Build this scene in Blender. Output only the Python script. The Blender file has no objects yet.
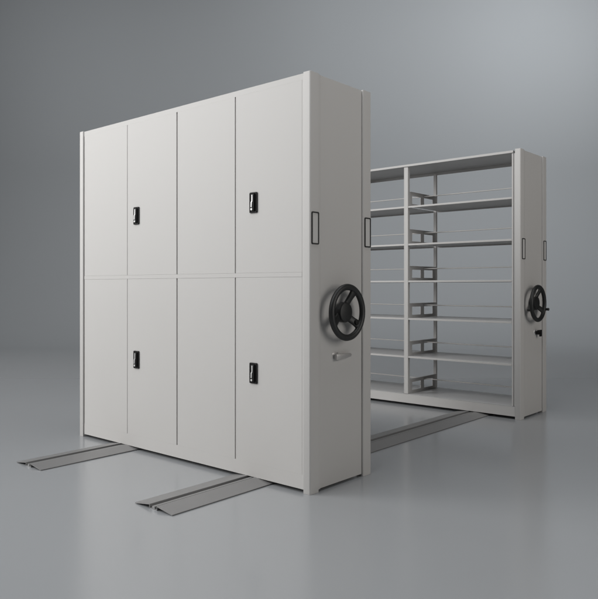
import bpy, bmesh, math, random
from mathutils import Vector, Matrix
random.seed(3)
S = bpy.context.scene
C = S.collection

# ------------------------------------------------------------------ materials
def mat(name, col, rough=0.5, metal=0.0, spec=0.5, bump=0.0, bscale=300.0, mottle=0.0, mscale=3.0, rvar=0.0, coat=0.0):
    m = bpy.data.materials.new(name); m.use_nodes = True
    nt = m.node_tree; b = nt.nodes['Principled BSDF']
    b.inputs['Base Color'].default_value = (*col, 1)
    b.inputs['Roughness'].default_value = rough
    b.inputs['Metallic'].default_value = metal
    b.inputs['Specular IOR Level'].default_value = spec
    b.inputs['Coat Weight'].default_value = coat
    tc = nt.nodes.new('ShaderNodeTexCoord')
    if mottle > 0 or rvar > 0:
        n = nt.nodes.new('ShaderNodeTexNoise'); n.inputs['Scale'].default_value = mscale
        n.inputs['Detail'].default_value = 5
        nt.links.new(tc.outputs['Object'], n.inputs['Vector'])
        if mottle > 0:
            mr = nt.nodes.new('ShaderNodeMapRange')
            mr.inputs['To Min'].default_value = 1 - mottle; mr.inputs['To Max'].default_value = 1 + mottle
            nt.links.new(n.outputs['Fac'], mr.inputs['Value'])
            mx = nt.nodes.new('ShaderNodeVectorMath'); mx.operation = 'SCALE'
            mx.inputs[0].default_value = col
            nt.links.new(mr.outputs['Result'], mx.inputs['Scale'])
            nt.links.new(mx.outputs['Vector'], b.inputs['Base Color'])
        if rvar > 0:
            m2 = nt.nodes.new('ShaderNodeMapRange')
            m2.inputs['To Min'].default_value = rough - rvar; m2.inputs['To Max'].default_value = rough + rvar
            nt.links.new(n.outputs['Fac'], m2.inputs['Value'])
            nt.links.new(m2.outputs['Result'], b.inputs['Roughness'])
    if bump > 0:
        n2 = nt.nodes.new('ShaderNodeTexNoise'); n2.inputs['Scale'].default_value = bscale
        n2.inputs['Detail'].default_value = 2
        nt.links.new(tc.outputs['Object'], n2.inputs['Vector'])
        bp = nt.nodes.new('ShaderNodeBump'); bp.inputs['Strength'].default_value = bump
        bp.inputs['Distance'].default_value = 0.001
        nt.links.new(n2.outputs['Fac'], bp.inputs['Height'])
        nt.links.new(bp.outputs['Normal'], b.inputs['Normal'])
    return m

PAINT = mat('powder_coated_steel', (0.588, 0.578, 0.562), rough=0.55, spec=0.3, bump=0.25, bscale=260, mottle=0.025, mscale=1.7, rvar=0.05)
SHELFM = mat('shelf_steel', (0.48, 0.475, 0.47), rough=0.42, spec=0.4, bump=0.2, bscale=260, mottle=0.02, mscale=2)
INNER = mat('bracket_steel', (0.58, 0.57, 0.56), rough=0.5, spec=0.3, bump=0.2, mottle=0.02)
BLACK = mat('black_plastic', (0.018, 0.019, 0.019), rough=0.42, spec=0.45, bump=0.3, bscale=500)
LOCKB = mat('black_lock_plastic', (0.010, 0.010, 0.010), rough=0.6, spec=0.25)
CHROME = mat('polished_steel', (0.80, 0.80, 0.79), rough=0.38, metal=0.5)
GREYPL = mat('grey_insert', (0.63, 0.625, 0.61), rough=0.5, spec=0.4, mottle=0.02)
SILVER = mat('satin_zinc', (0.52, 0.51, 0.50), rough=0.38, metal=0.45, spec=0.5)
RAILM = mat('galvanised_track_steel', (0.27, 0.268, 0.268), rough=0.45, metal=0.35, spec=0.4, bump=0.25, bscale=90, mottle=0.07, mscale=6, rvar=0.05)
RAILD = mat('track_bar_steel', (0.26, 0.26, 0.26), rough=0.4, metal=0.3, mottle=0.05, mscale=8)
FLOORM = mat('studio_floor', (0.315, 0.327, 0.338), rough=0.2, spec=0.8, mottle=0.012, mscale=0.8)

# ------------------------------------------------------------------ helpers
def link(name, bm, m, parent=None, smooth=False):
    bmesh.ops.recalc_face_normals(bm, faces=bm.faces)
    me = bpy.data.meshes.new(name); bm.to_mesh(me); bm.free()
    if smooth:
        for p in me.polygons: p.use_smooth = True
    me.materials.append(m)
    o = bpy.data.objects.new(name, me); C.objects.link(o)
    if parent: o.parent = parent
    return o

def sharp(o, ang=35):
    me = o.data
    if ang <= 12: return o
    bm = bmesh.new(); bm.from_mesh(me)
    for e in bm.edges:
        if len(e.link_faces) == 2:
            e.smooth = e.calc_face_angle(0) < math.radians(ang)
    bm.to_mesh(me); bm.free()
    for p in me.polygons: p.use_smooth = True
    return o

def box(bm, x0, x1, y0, y1, z0, z1, bev=0.0, seg=2):
    t = bmesh.new()
    bmesh.ops.create_cube(t, size=1)
    for v in t.verts:
        v.co = Vector(((x0+x1)/2 + v.co.x*(x1-x0), (y0+y1)/2 + v.co.y*(y1-y0), (z0+z1)/2 + v.co.z*(z1-z0)))
    if bev > 0:
        bmesh.ops.bevel(t, geom=list(t.edges), offset=bev, segments=seg, affect='EDGES', profile=0.5)
    me = bpy.data.meshes.new('tmp'); t.to_mesh(me); t.free(); bm.from_mesh(me); bpy.data.meshes.remove(me)

def prism(bm, pts, z0, z1, bev=0.0, axis='Z'):
    """closed outline extruded; axis Z: pts are (x,y); axis Y: pts are (x,z); axis X: pts are (y,z)"""
    t = bmesh.new()
    def P(p, h):
        return {'Z': (p[0], p[1], h), 'Y': (p[0], h, p[1]), 'X': (h, p[0], p[1])}[axis]
    a = [t.verts.new(P(p, z0)) for p in pts]
    b = [t.verts.new(P(p, z1)) for p in pts]
    n = len(pts)
    t.faces.new(a); t.faces.new(b[::-1])
    for i in range(n):
        t.faces.new((a[i], a[(i+1) % n], b[(i+1) % n], b[i]))
    bmesh.ops.recalc_face_normals(t, faces=t.faces)
    if bev > 0:
        es = [e for e in t.edges if abs((e.verts[0].co - e.verts[1].co).normalized().dot(Vector(P((0, 0), 1)))) < .5]
        bmesh.ops.bevel(t, geom=es, offset=bev, segments=2, affect='EDGES', profile=0.5)
    me = bpy.data.meshes.new('tmp'); t.to_mesh(me); t.free(); bm.from_mesh(me); bpy.data.meshes.remove(me)

def arc(cx, cy, r, a0, a1, n=5):
    return [(cx + r*math.cos(math.radians(a0+(a1-a0)*i/n)), cy + r*math.sin(math.radians(a0+(a1-a0)*i/n))) for i in range(n+1)]

def rrect(w, h, r, n=5):
    return (arc(w/2-r, h/2-r, r, 0, 90, n) + arc(-w/2+r, h/2-r, r, 90, 180, n)
            + arc(-w/2+r, -h/2+r, r, 180, 270, n) + arc(w/2-r, -h/2+r, r, 270, 360, n))

def ring_bm(outer, inner, h0, h1, tf):
    """a frame between two outlines with equal point counts; tf(u, v, h) -> xyz"""
    bm = bmesh.new(); n = len(outer)
    L = [[bm.verts.new(tf(p[0], p[1], h)) for p in o] for o, h in ((outer, h0), (outer, h1), (inner, h1), (inner, h0))]
    for k in range(4):
        A, B = L[k], L[(k+1) % 4]
        for i in range(n):
            bm.faces.new((A[i], A[(i+1) % n], B[(i+1) % n], B[i]))
    bmesh.ops.recalc_face_normals(bm, faces=bm.faces)
    return bm

def lathe(bm, prof, tf, n=40):
    """prof: list of (radius, height) ; revolve about the local height axis ; tf(u,v,h)"""
    rows = []
    for r, h in prof:
        if r < 1e-6: rows.append([bm.verts.new(tf(0, 0, h))])
        else: rows.append([bm.verts.new(tf(r*math.cos(2*math.pi*i/n), r*math.sin(2*math.pi*i/n), h)) for i in range(n)])
    for a, b in zip(rows[:-1], rows[1:]):
        for i in range(n):
            j = (i+1) % n
            if len(a) == 1: bm.faces.new((a[0], b[i], b[j]))
            elif len(b) == 1: bm.faces.new((a[i], a[j], b[0]))
            else: bm.faces.new((a[i], a[j], b[j], b[i]))

def empty(name, loc, label, cat, group=None):
    o = bpy.data.objects.new(name, None); C.objects.link(o)
    o.location = loc; o['label'] = label; o['category'] = cat
    if group: o['group'] = group
    o.empty_display_size = 0.2
    return o

W, D, G, H = 2.281, 0.571, 2.763, 2.30

# ------------------------------------------------------------------ end panel (built at x = 0, facing +x)
def end_panel(parent, mirror=False):
    s = -1 if mirror else 1
    ox = -W if mirror else 0.0
    f = lambda pts: [(ox + s*x, y) for x, y in pts]
    panel = bmesh.new()
    # pressed recess that swings in softly from the front post and butts on the rear post
    face = [(-0.0004, 0.0722)]
    for i in range(9):
        t = i/8; e = t*t*(3-2*t)
        face.append((-0.0004 - 0.0086*e, 0.0725 + 0.034*t))
    face += [(-0.009, 0.4840), (-0.015, 0.4852), (-0.015, 0.489), (-0.046, 0.489), (-0.046, 0.0722)]
    prism(panel, f(face), 0.015, H-0.003, bev=0.0012)
    p = link('end_panel', panel, PAINT, parent); sharp(p, 30)
    b = bmesh.new()
    prof = [(-0.048, 0.0)] + arc(-0.008, 0.008, 0.008, 270, 360, 6) + [(0.0, 0.072), (-0.048, 0.072)]
    prism(b, f(prof), 0.0, H, bev=0.0015)
    sharp(link('corner_post', b, PAINT, p), 30)
    b = bmesh.new()
    prof = [(-0.048, 0.4895), (-0.003, 0.4895), (0.0, 0.4925)] + arc(-0.006, D-0.006, 0.006, 0, 90, 5) + [(-0.048, D)]
    prism(b, f(prof), 0.0, H, bev=0.0015)
    sharp(link('corner_post', b, PAINT, p), 30)
    return p

def grip(parent, yc, zc=1.449, w=0.062, h=0.178):
    o = rrect(w, h, 0.008); i = rrect(w-0.014, h-0.014, 0.004)
    tf = lambda u, v, k: (k, yc+u, zc+v)
    bm = ring_bm(o, i, -0.001, 0.0045, tf)
    g = link('grip_frame', bm, BLACK, parent)
    b2 = bmesh.new()
    pts = [(yc+u, zc+v) for u, v in rrect(w-0.014, h-0.014, 0.004)]
    prism(b2, pts, -0.001, 0.0018, axis='X')
    link('insert_plate', b2, GREYPL, g)
    return g

def rod(bm, a, b, r0, r1=None, n=16):
    r1 = r0 if r1 is None else r1
    a, b = Vector(a), Vector(b); d = (b-a).normalized()
    q = d.to_track_quat('Z', 'Y'); L = (b-a).length
    tf = lambda u, v, h: tuple(a + q @ Vector((u, v, h)))
    e = min(r0, r1)*0.3
    lathe(bm, [(0, 0), (r0-e, 0), (r0, e), (r1, L-e), (r1-e, L), (0, L)], tf, n)

def handwheel(parent, yc, zc, pegs, twist=0.0):
    tf = lambda u, v, h: (h, yc+u, zc+v)
    w = bpy.data.objects.new('handwheel', None); C.objects.link(w); w.parent = parent
    sx = 0.055                                     # plane of the rim
    # rim: slightly flattened tube
    bm = bmesh.new(); N = 72; M = 14; R = 0.1430; rt = 0.0185; rows = []
    for i in range(N):
        a = 2*math.pi*i/N
        rows.append([bm.verts.new(tf((R+rt*math.cos(2*math.pi*j/M))*math.cos(a), (R+rt*math.cos(2*math.pi*j/M))*math.sin(a), sx+0.0165*math.sin(2*math.pi*j/M))) for j in range(M)])
    for i in range(N):
        for j in range(M):
            bm.faces.new((rows[i][j], rows[(i+1) % N][j], rows[(i+1) % N][(j+1) % M], rows[i][(j+1) % M]))
    link('rim', bm, BLACK, w, smooth=True)
    # hub
    bm = bmesh.new()
    lathe(bm, [(0.036, -0.014), (0.036, 0.004), (0.050, 0.008), (0.058, 0.014), (0.058, 0.042), (0.054, 0.048), (0.036, 0.052), (0.0, 0.053)], tf, 48)
    sharp(link('hub', bm, BLACK, w), 40)
    for ang in (62, -35, 207):
        a = math.radians(ang + twist)
        ca, sa = math.cos(a), math.sin(a)
        bm = bmesh.new(); sec = []
        for k in range(9):
            t = k/8
            r = 0.040 + (R-0.004-0.040)*t
            hw = 0.0265 - 0.0050*math.sin(math.pi*min(1, t*1.0)) + 0.004*t*t
            h = 0.030 + 0.024*(t*t*(3-2*t))
            th = 0.0085
            ring = []
            for uu, hh in ((-hw, -th*0.5), (-hw*0.92, th*0.35), (-hw*0.55, th*0.9), (hw*0.55, th*0.9), (hw*0.92, th*0.35), (hw, -th*0.5), (hw*0.7, -th), (-hw*0.7, -th)):
                ring.append(bm.verts.new(tf(r*ca - uu*sa, r*sa + uu*ca, h+hh)))
            sec.append(ring)
        for A, B in zip(sec[:-1], sec[1:]):
            for i in range(8): bm.faces.new((A[i], A[(i+1) % 8], B[(i+1) % 8], B[i]))
        bm.faces.new(sec[0]); bm.faces.new(sec[-1][::-1])
        sharp(link('spoke', bm, BLACK, w), 50)
    if pegs:
        for ang, l0, l1 in ((-22, sx-0.005, sx+0.045), (203, sx-0.04, sx+0.012)):
            a = math.radians(ang); bm = bmesh.new()
            c = (yc+R*math.cos(a), zc+R*math.sin(a))
            rod(bm, (l0, *c), (l1, *c), 0.010, 0.0125)
            sharp(link('turning_peg', bm, BLACK, w), 40)
    else:
        a = math.radians(-35+twist); bm = bmesh.new()
        c = (yc+0.105*math.cos(a), zc+0.105*math.sin(a))
        lathe(bm, [(0.016, 0.040), (0.016, 0.058), (0.0145, 0.062), (0.006, 0.0635), (0, 0.0635)], lambda u, v, h: (h, c[0]+u, c[1]+v), 24)
        sharp(link('turning_knob', bm, LOCKB, w), 40)
    return w

# ------------------------------------------------------------------ cabinet with doors
cab = empty('filing_cabinet', (0, 0, 0),
            'tall off-white mobile filing cabinet with closed doors and a black handwheel, standing nearest', 'cabinet')
ep = end_panel(cab); end_panel(cab, mirror=True)
XL, XR = -2.219, -0.0600
bm = bmesh.new()
box(bm, XL-0.009, XR+0.008, 0.030, D-0.004, 0.045, H-0.012)
link('carcass', bm, PAINT, cab)
# front frame: top rail, middle rail, plinth, centre upright
seams = [XL, -1.673, -1.1295, -0.585, XR]
gaps = [0.0040, 0.0022, 0.0056, 0.0040, 0.0005]
bm = bmesh.new(); box(bm, XL+0.002, -0.0488, 0.0030, 0.029, 2.2607, H-0.006)
sharp(link('top_rail', bm, PAINT, cab), 10)
bm = bmesh.new(); box(bm, XL+0.002, XR-0.001, 0.0024, 0.029, 1.1832, 1.2088, bev=0.0006)
sharp(link('middle_rail', bm, PAINT, cab), 10)
bm = bmesh.new(); box(bm, XL+0.002, -0.0488, 0.0030, 0.029, 0.021, 0.1013)
sharp(link('plinth', bm, PAINT, cab), 10)
bm = bmesh.new(); box(bm, XR+0.0005, -0.0488, 0.0030, 0.029, 0.1015, 2.2605)
link('stile', bm, PAINT, cab)

def lock(parent, xc, zc, y):
    tf = lambda u, v, k: (xc+u, y-k, zc+v)
    bm = bmesh.new(); n = 6
    w, h = 0.062, 0.120
    # dished plate: rim with a pan inside
    def layer(ww, hh, r, k): return [bm.verts.new(tf(p[0], p[1], k)) for p in rrect(ww, hh, r, n)]
    L = [layer(w, h, 0.007, -0.0005), layer(w, h, 0.007, 0.006), layer(w-0.004, h-0.004, 0.006, 0.008),
         layer(w-0.012, h-0.012, 0.005, 0.008), layer(w-0.016, h-0.016, 0.004, 0.0035)]
    for A, B in zip(L[:-1], L[1:]):
        for i in range(len(A)): bm.faces.new((A[i], A[(i+1) % len(A)], B[(i+1) % len(A)], B[i]))
    bm.faces.new(L[-1])
    o = link('lock', bm, LOCKB, parent); sharp(o, 40)
    # raised swing bar
    bm = bmesh.new()
    pts = [(xc-0.016, y-0.004), (xc-0.016, y-0.012), (xc-0.012, y-0.016), (xc+0.012, y-0.016), (xc+0.016, y-0.012), (xc+0.016, y-0.004)]
    prism(bm, pts, zc-0.048, zc+0.050, bev=0.002)
    h_ = link('swing_handle', bm, LOCKB, o); sharp(h_, 30)
    # bright cranked inlay along the handle, keyhole dot at its foot
    bm = bmesh.new()
    pts = [(xc-0.008, zc-0.028), (xc-0.001, zc-0.028), (xc+0.001, zc+0.002), (xc+0.006, zc+0.006), (xc+0.006, zc+0.044),
           (xc-0.001, zc+0.044), (xc-0.001, zc+0.010), (xc-0.008, zc+0.002)]
    prism(bm, pts, y-0.0190, y-0.0155, axis='Y', bev=0.0008)
    link('inlay', bm, CHROME, o)
    bm = bmesh.new()
    lathe(bm, [(0.0065, 0.0155), (0.0065, 0.018), (0.003, 0.0185), (0.003, 0.0165), (0, 0.0165)], lambda u, v, k: (xc-0.004+u, y-k, zc-0.040+v), 20)
    link('keyhole', bm, CHROME, o)
    return o

for (z0, z1, zl) in ((1.2095, 2.2605, 1.618), (0.1015, 1.1825, 0.626)):
    for i in range(4):
        x0 = seams[i] + gaps[i]; x1 = seams[i+1] - gaps[i+1]
        bm = bmesh.new()
        c = 0.0014                                  # folded sheet: only the upright edges are rounded
        prism(bm, [(x0, 0.024), (x0, 0.003+c), (x0+c*0.3, 0.003+c*0.3), (x0+c, 0.003), (x1-c, 0.003), (x1-c*0.3, 0.003+c*0.3), (x1, 0.003+c), (x1, 0.024)], z0, z1)
        d = link('door', bm, PAINT, cab)
        if i in (1, 3):
            lock(d, (-1.563, None, None, -0.430)[0 if i == 1 else 3], zl, 0.0030)

grip(ep, 0.041); grip(ep, 0.5335, 1.453)
handwheel(ep, 0.262, 0.984, False)
# lever below the wheel
lev = bmesh.new()
box(lev, -0.020, -0.008, 0.206, 0.262, 0.705, 0.757, bev=0.004)
lv = link('latch_lever', lev, SILVER, ep); sharp(lv, 40)
b = bmesh.new()
prism(b, [(0.214, 0.716), (0.214, 0.748), (0.240, 0.749), (0.345, 0.746), (0.356, 0.738), (0.350, 0.726), (0.300, 0.718)], 0.004, 0.017, axis='X', bev=0.003)
box(b, -0.010, 0.006, 0.220, 0.244, 0.720, 0.744)
sharp(link('lever_arm', b, SILVER, lv), 40)

# ------------------------------------------------------------------ open shelving unit
sh = empty('open_shelving_unit', (0, G, 0),
           'off-white mobile unit with open empty shelves, standing behind the cabinet with doors', 'shelving')
ep2 = end_panel(sh); end_panel(sh, mirror=True)
grip(ep2, 0.060, 1.452); grip(ep2, 0.5300, 1.454)
handwheel(ep2, 0.240, 0.984, True, twist=4)
b = bmesh.new()
lathe(b, [(0.030, -0.019), (0.030, -0.010), (0.026, -0.006), (0, -0.006)], lambda u, v, h: (h, 0.335+u, 0.728+v), 28)
kl = link('lock', b, CHROME, ep2); sharp(kl, 40)
b = bmesh.new()
lathe(b, [(0.015, -0.008), (0.015, 0.022), (0.013, 0.025), (0, 0.025)], lambda u, v, h: (h, 0.345+u, 0.722+v), 20)
prism(b, [(0.305, 0.748), (0.385, 0.748), (0.385, 0.690), (0.350, 0.690), (0.350, 0.728), (0.305, 0.728)], 0.020, 0.034, axis='X', bev=0.003)
sharp(link('lock_knob', b, LOCKB, kl), 40)

def post(x0, x1, y0, y1, m=PAINT, name='upright'):
    b = bmesh.new(); box(b, x0, x1, y0, y1, 0.112, H-0.036, bev=0.0015)
    link(name, b, m, sh)
# middle uprights, inner uprights at both ends
post(-1.1500, -1.1060, 0.0005, 0.034)
post(-1.1440, -1.1130, D-0.026, D-0.004, INNER)
for xa, xb in ((-0.0780, -0.0650), (-W+0.065, -W+0.078)):
    post(xa, xb, 0.002, 0.040); post(xb+0.0005 if xa > -1 else -W+0.0485, -0.0485 if xa > -1 else xa-0.0005, 0.010, 0.040); post(xa, xb, D-0.042, D-0.004)

bays = ((-W+0.079, -1.1505), (-1.1055, -0.0790))
levels = (0.469, 0.831, 1.187, 1.537, 1.894)
for zt in levels:
    for x0, x1 in bays:
        b = bmesh.new()
        # pressed shelf: pan with turned down lips on all four sides
        box(b, x0, x1, 0.0085, D-0.006, zt-0.004, zt-0.0003)
        box(b, x0, x1, D-0.0095, D-0.0065, zt-0.016, zt-0.0042)
        sf = link('shelf', b, SHELFM, sh)
        b = bmesh.new(); box(b, x0, x1, 0.003, 0.008, zt-0.0165, zt, bev=0.0012)
        link('front_lip', b, PAINT, sf)
# deck, plinth and top
for x0, x1 in bays:
    pass
b = bmesh.new(); box(b, -W+0.049, -0.049, 0.0025, D-0.006, 0.104, 0.1105)
link('deck', b, SHELFM, sh)
b = bmesh.new()
box(b, -W+0.049, -0.049, 0.002, 0.020, 0.024, 0.1035, bev=0.0015)
box(b, -W+0.049, -0.049, D-0.022, D-0.004, 0.024, 0.1035, bev=0.0015)
link('plinth', b, PAINT, sh)
b = bmesh.new()
box(b, -W+0.049, -0.066, 0.001, D-0.006, H-0.016, H-0.011)
box(b, -W+0.049, -0.066, 0.001, 0.006, H-0.030, H-0.0165)
box(b, -W+0.049, -0.066, D-0.010, D-0.006, H-0.044, H-0.0165)
tp = link('top_panel', b, SHELFM, sh)
b = bmesh.new(); box(b, -W+0.049, -0.066, -0.0010, 0.0008, H-0.030, H-0.0105, bev=0.0006)
link('front_lip', b, PAINT, tp)
# back stop rods at mid depth and perforated divider brackets against the middle upright
for zt in (0.110,) + levels:
    for x0, x1 in bays:
        b = bmesh.new()
        rod(b, (x0, D/2+0.01, zt+0.118), (x1, D/2+0.01, zt+0.118), 0.0055)
        sharp(link('back_rod', b, PAINT, sh), 40)
    b = bmesh.new()
    ya, yb = 0.036, D-0.036
    za, zb = zt+0.0005, zt+0.140
    L = yb-ya
    w1 = (0.060, 0.235); w2 = (0.300, 0.465)
    xs0, xs1 = -1.1115, -1.1085
    zc0, zc1 = zt+0.028, zt+0.105
    box(b, xs0, xs1, ya, yb, zc1, zb)
    box(b, xs0, xs1, ya, yb, za, zc0)
    box(b, xs0, xs1, ya, w1[0]+0.02, zc0, zc1)
    box(b, xs0, xs1, w1[1], w2[0], zc0, zc1)
    box(b, xs0, xs1, w2[1], yb, zc0, zc1)
    box(b, xs1, xs1+0.012, ya, yb, zb-0.003, zb)
    bmesh.ops.remove_doubles(b, verts=b.verts, dist=1e-6)
    link('divider_bracket', b, INNER, sh)

# ------------------------------------------------------------------ floor tracks
def track(xc, label):
    y0, y1 = -0.702, G+D-0.06
    t = empty('floor_track', (xc, y0, 0), label, 'floor track', 'ramped floor tracks under the cabinets')
    L = y1-y0
    th = 0.003
    for s in (-1, 1):
        b = bmesh.new()
        # thin folded sheet: ramp, crown, wall of the groove
        pts = [(0.152, 0.0022), (0.152, 0.0062), (0.036, 0.0225), (0.029, 0.0225), (0.029, 0.004), (0.032, 0.004), (0.032, 0.0185), (0.036, 0.0188), (0.148, 0.0022)]
        prism(b, [(s*x, z) for x, z in pts], 0, L, axis='Y')
        link('ramp', b, RAILM, t)
    b = bmesh.new()
    prism(b, [(-0.0285, 0.0005), (-0.0285, 0.0035), (-0.010, 0.0035), (-0.010, 0.0165), (0.010, 0.0165), (0.010, 0.0035), (0.0285, 0.0035), (0.0285, 0.0005)], 0.002, L-0.002, axis='Y')
    link('guide_bar', b, RAILD, t)
    return t
track(-1.718, 'grey metal floor track under the left end, away from the handwheels')
track(-0.449, 'grey metal floor track nearest the cabinet end with the handwheel')

# ------------------------------------------------------------------ studio floor and backdrop (one curved sweep)
yaw = 0.7141
cam_loc = Vector((2.3906, -2.8505, 1.1294))
rt = Vector((math.cos(yaw), math.sin(yaw), 0)); fw = Vector((-math.sin(yaw), math.cos(yaw), 0))
# the same grey paint everywhere; polished where one walks, fading to matt towards the wall
nt = FLOORM.node_tree; bs = nt.nodes['Principled BSDF']
gm = nt.nodes.new('ShaderNodeNewGeometry')
dp = nt.nodes.new('ShaderNodeVectorMath'); dp.operation = 'DOT_PRODUCT'; dp.inputs[1].default_value = fw
nt.links.new(gm.outputs['Position'], dp.inputs[0])
c0 = cam_loc.dot(fw)
for sock, near, far in (('Roughness', 0.20, 0.85), ('Specular IOR Level', 0.8, 0.15)):
    mr = nt.nodes.new('ShaderNodeMapRange'); mr.interpolation_type = 'SMOOTHSTEP'
    mr.inputs['From Min'].default_value = c0 + 7.0; mr.inputs['From Max'].default_value = c0 + 14.0
    mr.inputs['To Min'].default_value = near; mr.inputs['To Max'].default_value = far
    nt.links.new(dp.outputs['Value'], mr.inputs['Value']); nt.links.new(mr.outputs['Result'], bs.inputs[sock])
def sweep(name, pts, m, half=30):
    bm = bmesh.new(); base = Vector((cam_loc.x, cam_loc.y, 0)); rows = []
    n = 24
    for w, z in pts:
        rows.append([bm.verts.new(base + rt*(-half+2*half*i/n) + fw*w + Vector((0, 0, z))) for i in range(n+1)])
    for A, B in zip(rows[:-1], rows[1:]):
        for i in range(n): bm.faces.new((A[i], A[i+1], B[i+1], B[i]))
    o = link(name, bm, m, None, smooth=True); o['kind'] = 'structure'
    return o
FL = 12.5; RR = 4.0
curve = [(FL + RR*math.sin(math.radians(a)), RR - RR*math.cos(math.radians(a))) for a in range(0, 91, 3)]
sweep('floor', [(-14, 0), (-6, 0), (0, 0), (4, 0), (8, 0), (FL, 0)], FLOORM)
sweep('backdrop', curve + [(FL+RR, 6), (FL+RR, 10), (FL+RR, 14)], FLOORM)

# ------------------------------------------------------------------ lamps
def area(name, loc, target, size, power, col=(1, 1, 1), sizey=None, spread=180):
    l = bpy.data.lights.new(name, 'AREA'); l.energy = power; l.color = col
    l.shape = 'RECTANGLE'; l.size = size; l.size_y = sizey or size
    l.spread = math.radians(spread)
    o = bpy.data.objects.new(name, l); C.objects.link(o)
    o.location = loc
    o.rotation_euler = (Vector(target)-Vector(loc)).to_track_quat('-Z', 'Y').to_euler()
    return o
W1 = (1.0, 0.988, 0.975)
area('key_softbox', (-8.0, -7.5, 4.0), (-1.3, 0.0, 1.4), 4.0, 408, W1, 4.0)
area('front_softbox', (-3.5, -7.0, 5.5), (-1.3, 0.0, 1.4), 3.2, 62, W1, 3.2)
area('high_softbox', (-7.0, -4.0, 6.0), (-1.3, 0.0, 1.4), 3.2, 215, W1, 3.2)
area('left_softbox', (-6.5, -3.0, 2.6), (-1.3, 0.0, 1.4), 3.0, 58, W1, 3.0)
area('side_softbox', (6.4, 2.2, 2.7), (0.0, 0.7, 1.1), 4.2, 131, (1.0, 0.965, 0.925), 4.2)
area('top_softbox', (-0.4, -3.0, 5.2), (-0.4, -1.6, 0), 3.6, 124, (0.975, 0.985, 1.0), 3.6)
area('overhead_softbox', (0.0, 1.0, 7.0), (0.0, 1.0, 0.0), 4.0, 119, (0.975, 0.985, 1.0), 4.0)
# row of softboxes hung above the picture, washing the backdrop
base = Vector((cam_loc.x, cam_loc.y, 0))
WB = (0.955, 0.98, 1.0)
def wash(name, w0, r0, z0, r1, z1, size, power):
    area(name, base + fw*w0 + rt*r0 + Vector((0, 0, z0)), base + fw*16.5 + rt*r1 + Vector((0, 0, z1)), size, power, WB, size, spread=132)
wash('backdrop_softbox', 12, 5.5, 9, 4.5, 4.8, 2.5, 100)
wash('backdrop_side', 11.5, 8, 9, 6.5, 4.6, 2.5, 120)
wash('backdrop_top', 11, 1, 10, 1, 5, 2.0, 100)
wash('backdrop_fill', 10.5, -6, 9, -5, 3.5, 3.0, 92)

w = bpy.data.worlds.new('World'); S.world = w; w.use_nodes = True
w.node_tree.nodes['Background'].inputs['Color'].default_value = (0.9, 0.95, 1.0, 1)
w.node_tree.nodes['Background'].inputs['Strength'].default_value = 0.01

# ------------------------------------------------------------------ camera
cd = bpy.data.cameras.new('camera'); cam = bpy.data.objects.new('camera', cd); C.objects.link(cam)
cd.sensor_fit = 'HORIZONTAL'; cd.sensor_width = 36.0; cd.lens = 688.02/598*36.0
cd.shift_y = -(299.5-286.61)/598; cd.clip_end = 200
cam.location = cam_loc
cam.rotation_euler = (math.radians(90), 0, yaw)
S.camera = cam
S.render.engine = 'CYCLES'
S.view_settings.view_transform = 'Standard'; S.view_settings.look = 'None'
S.view_settings.exposure = 0; S.view_settings.gamma = 1
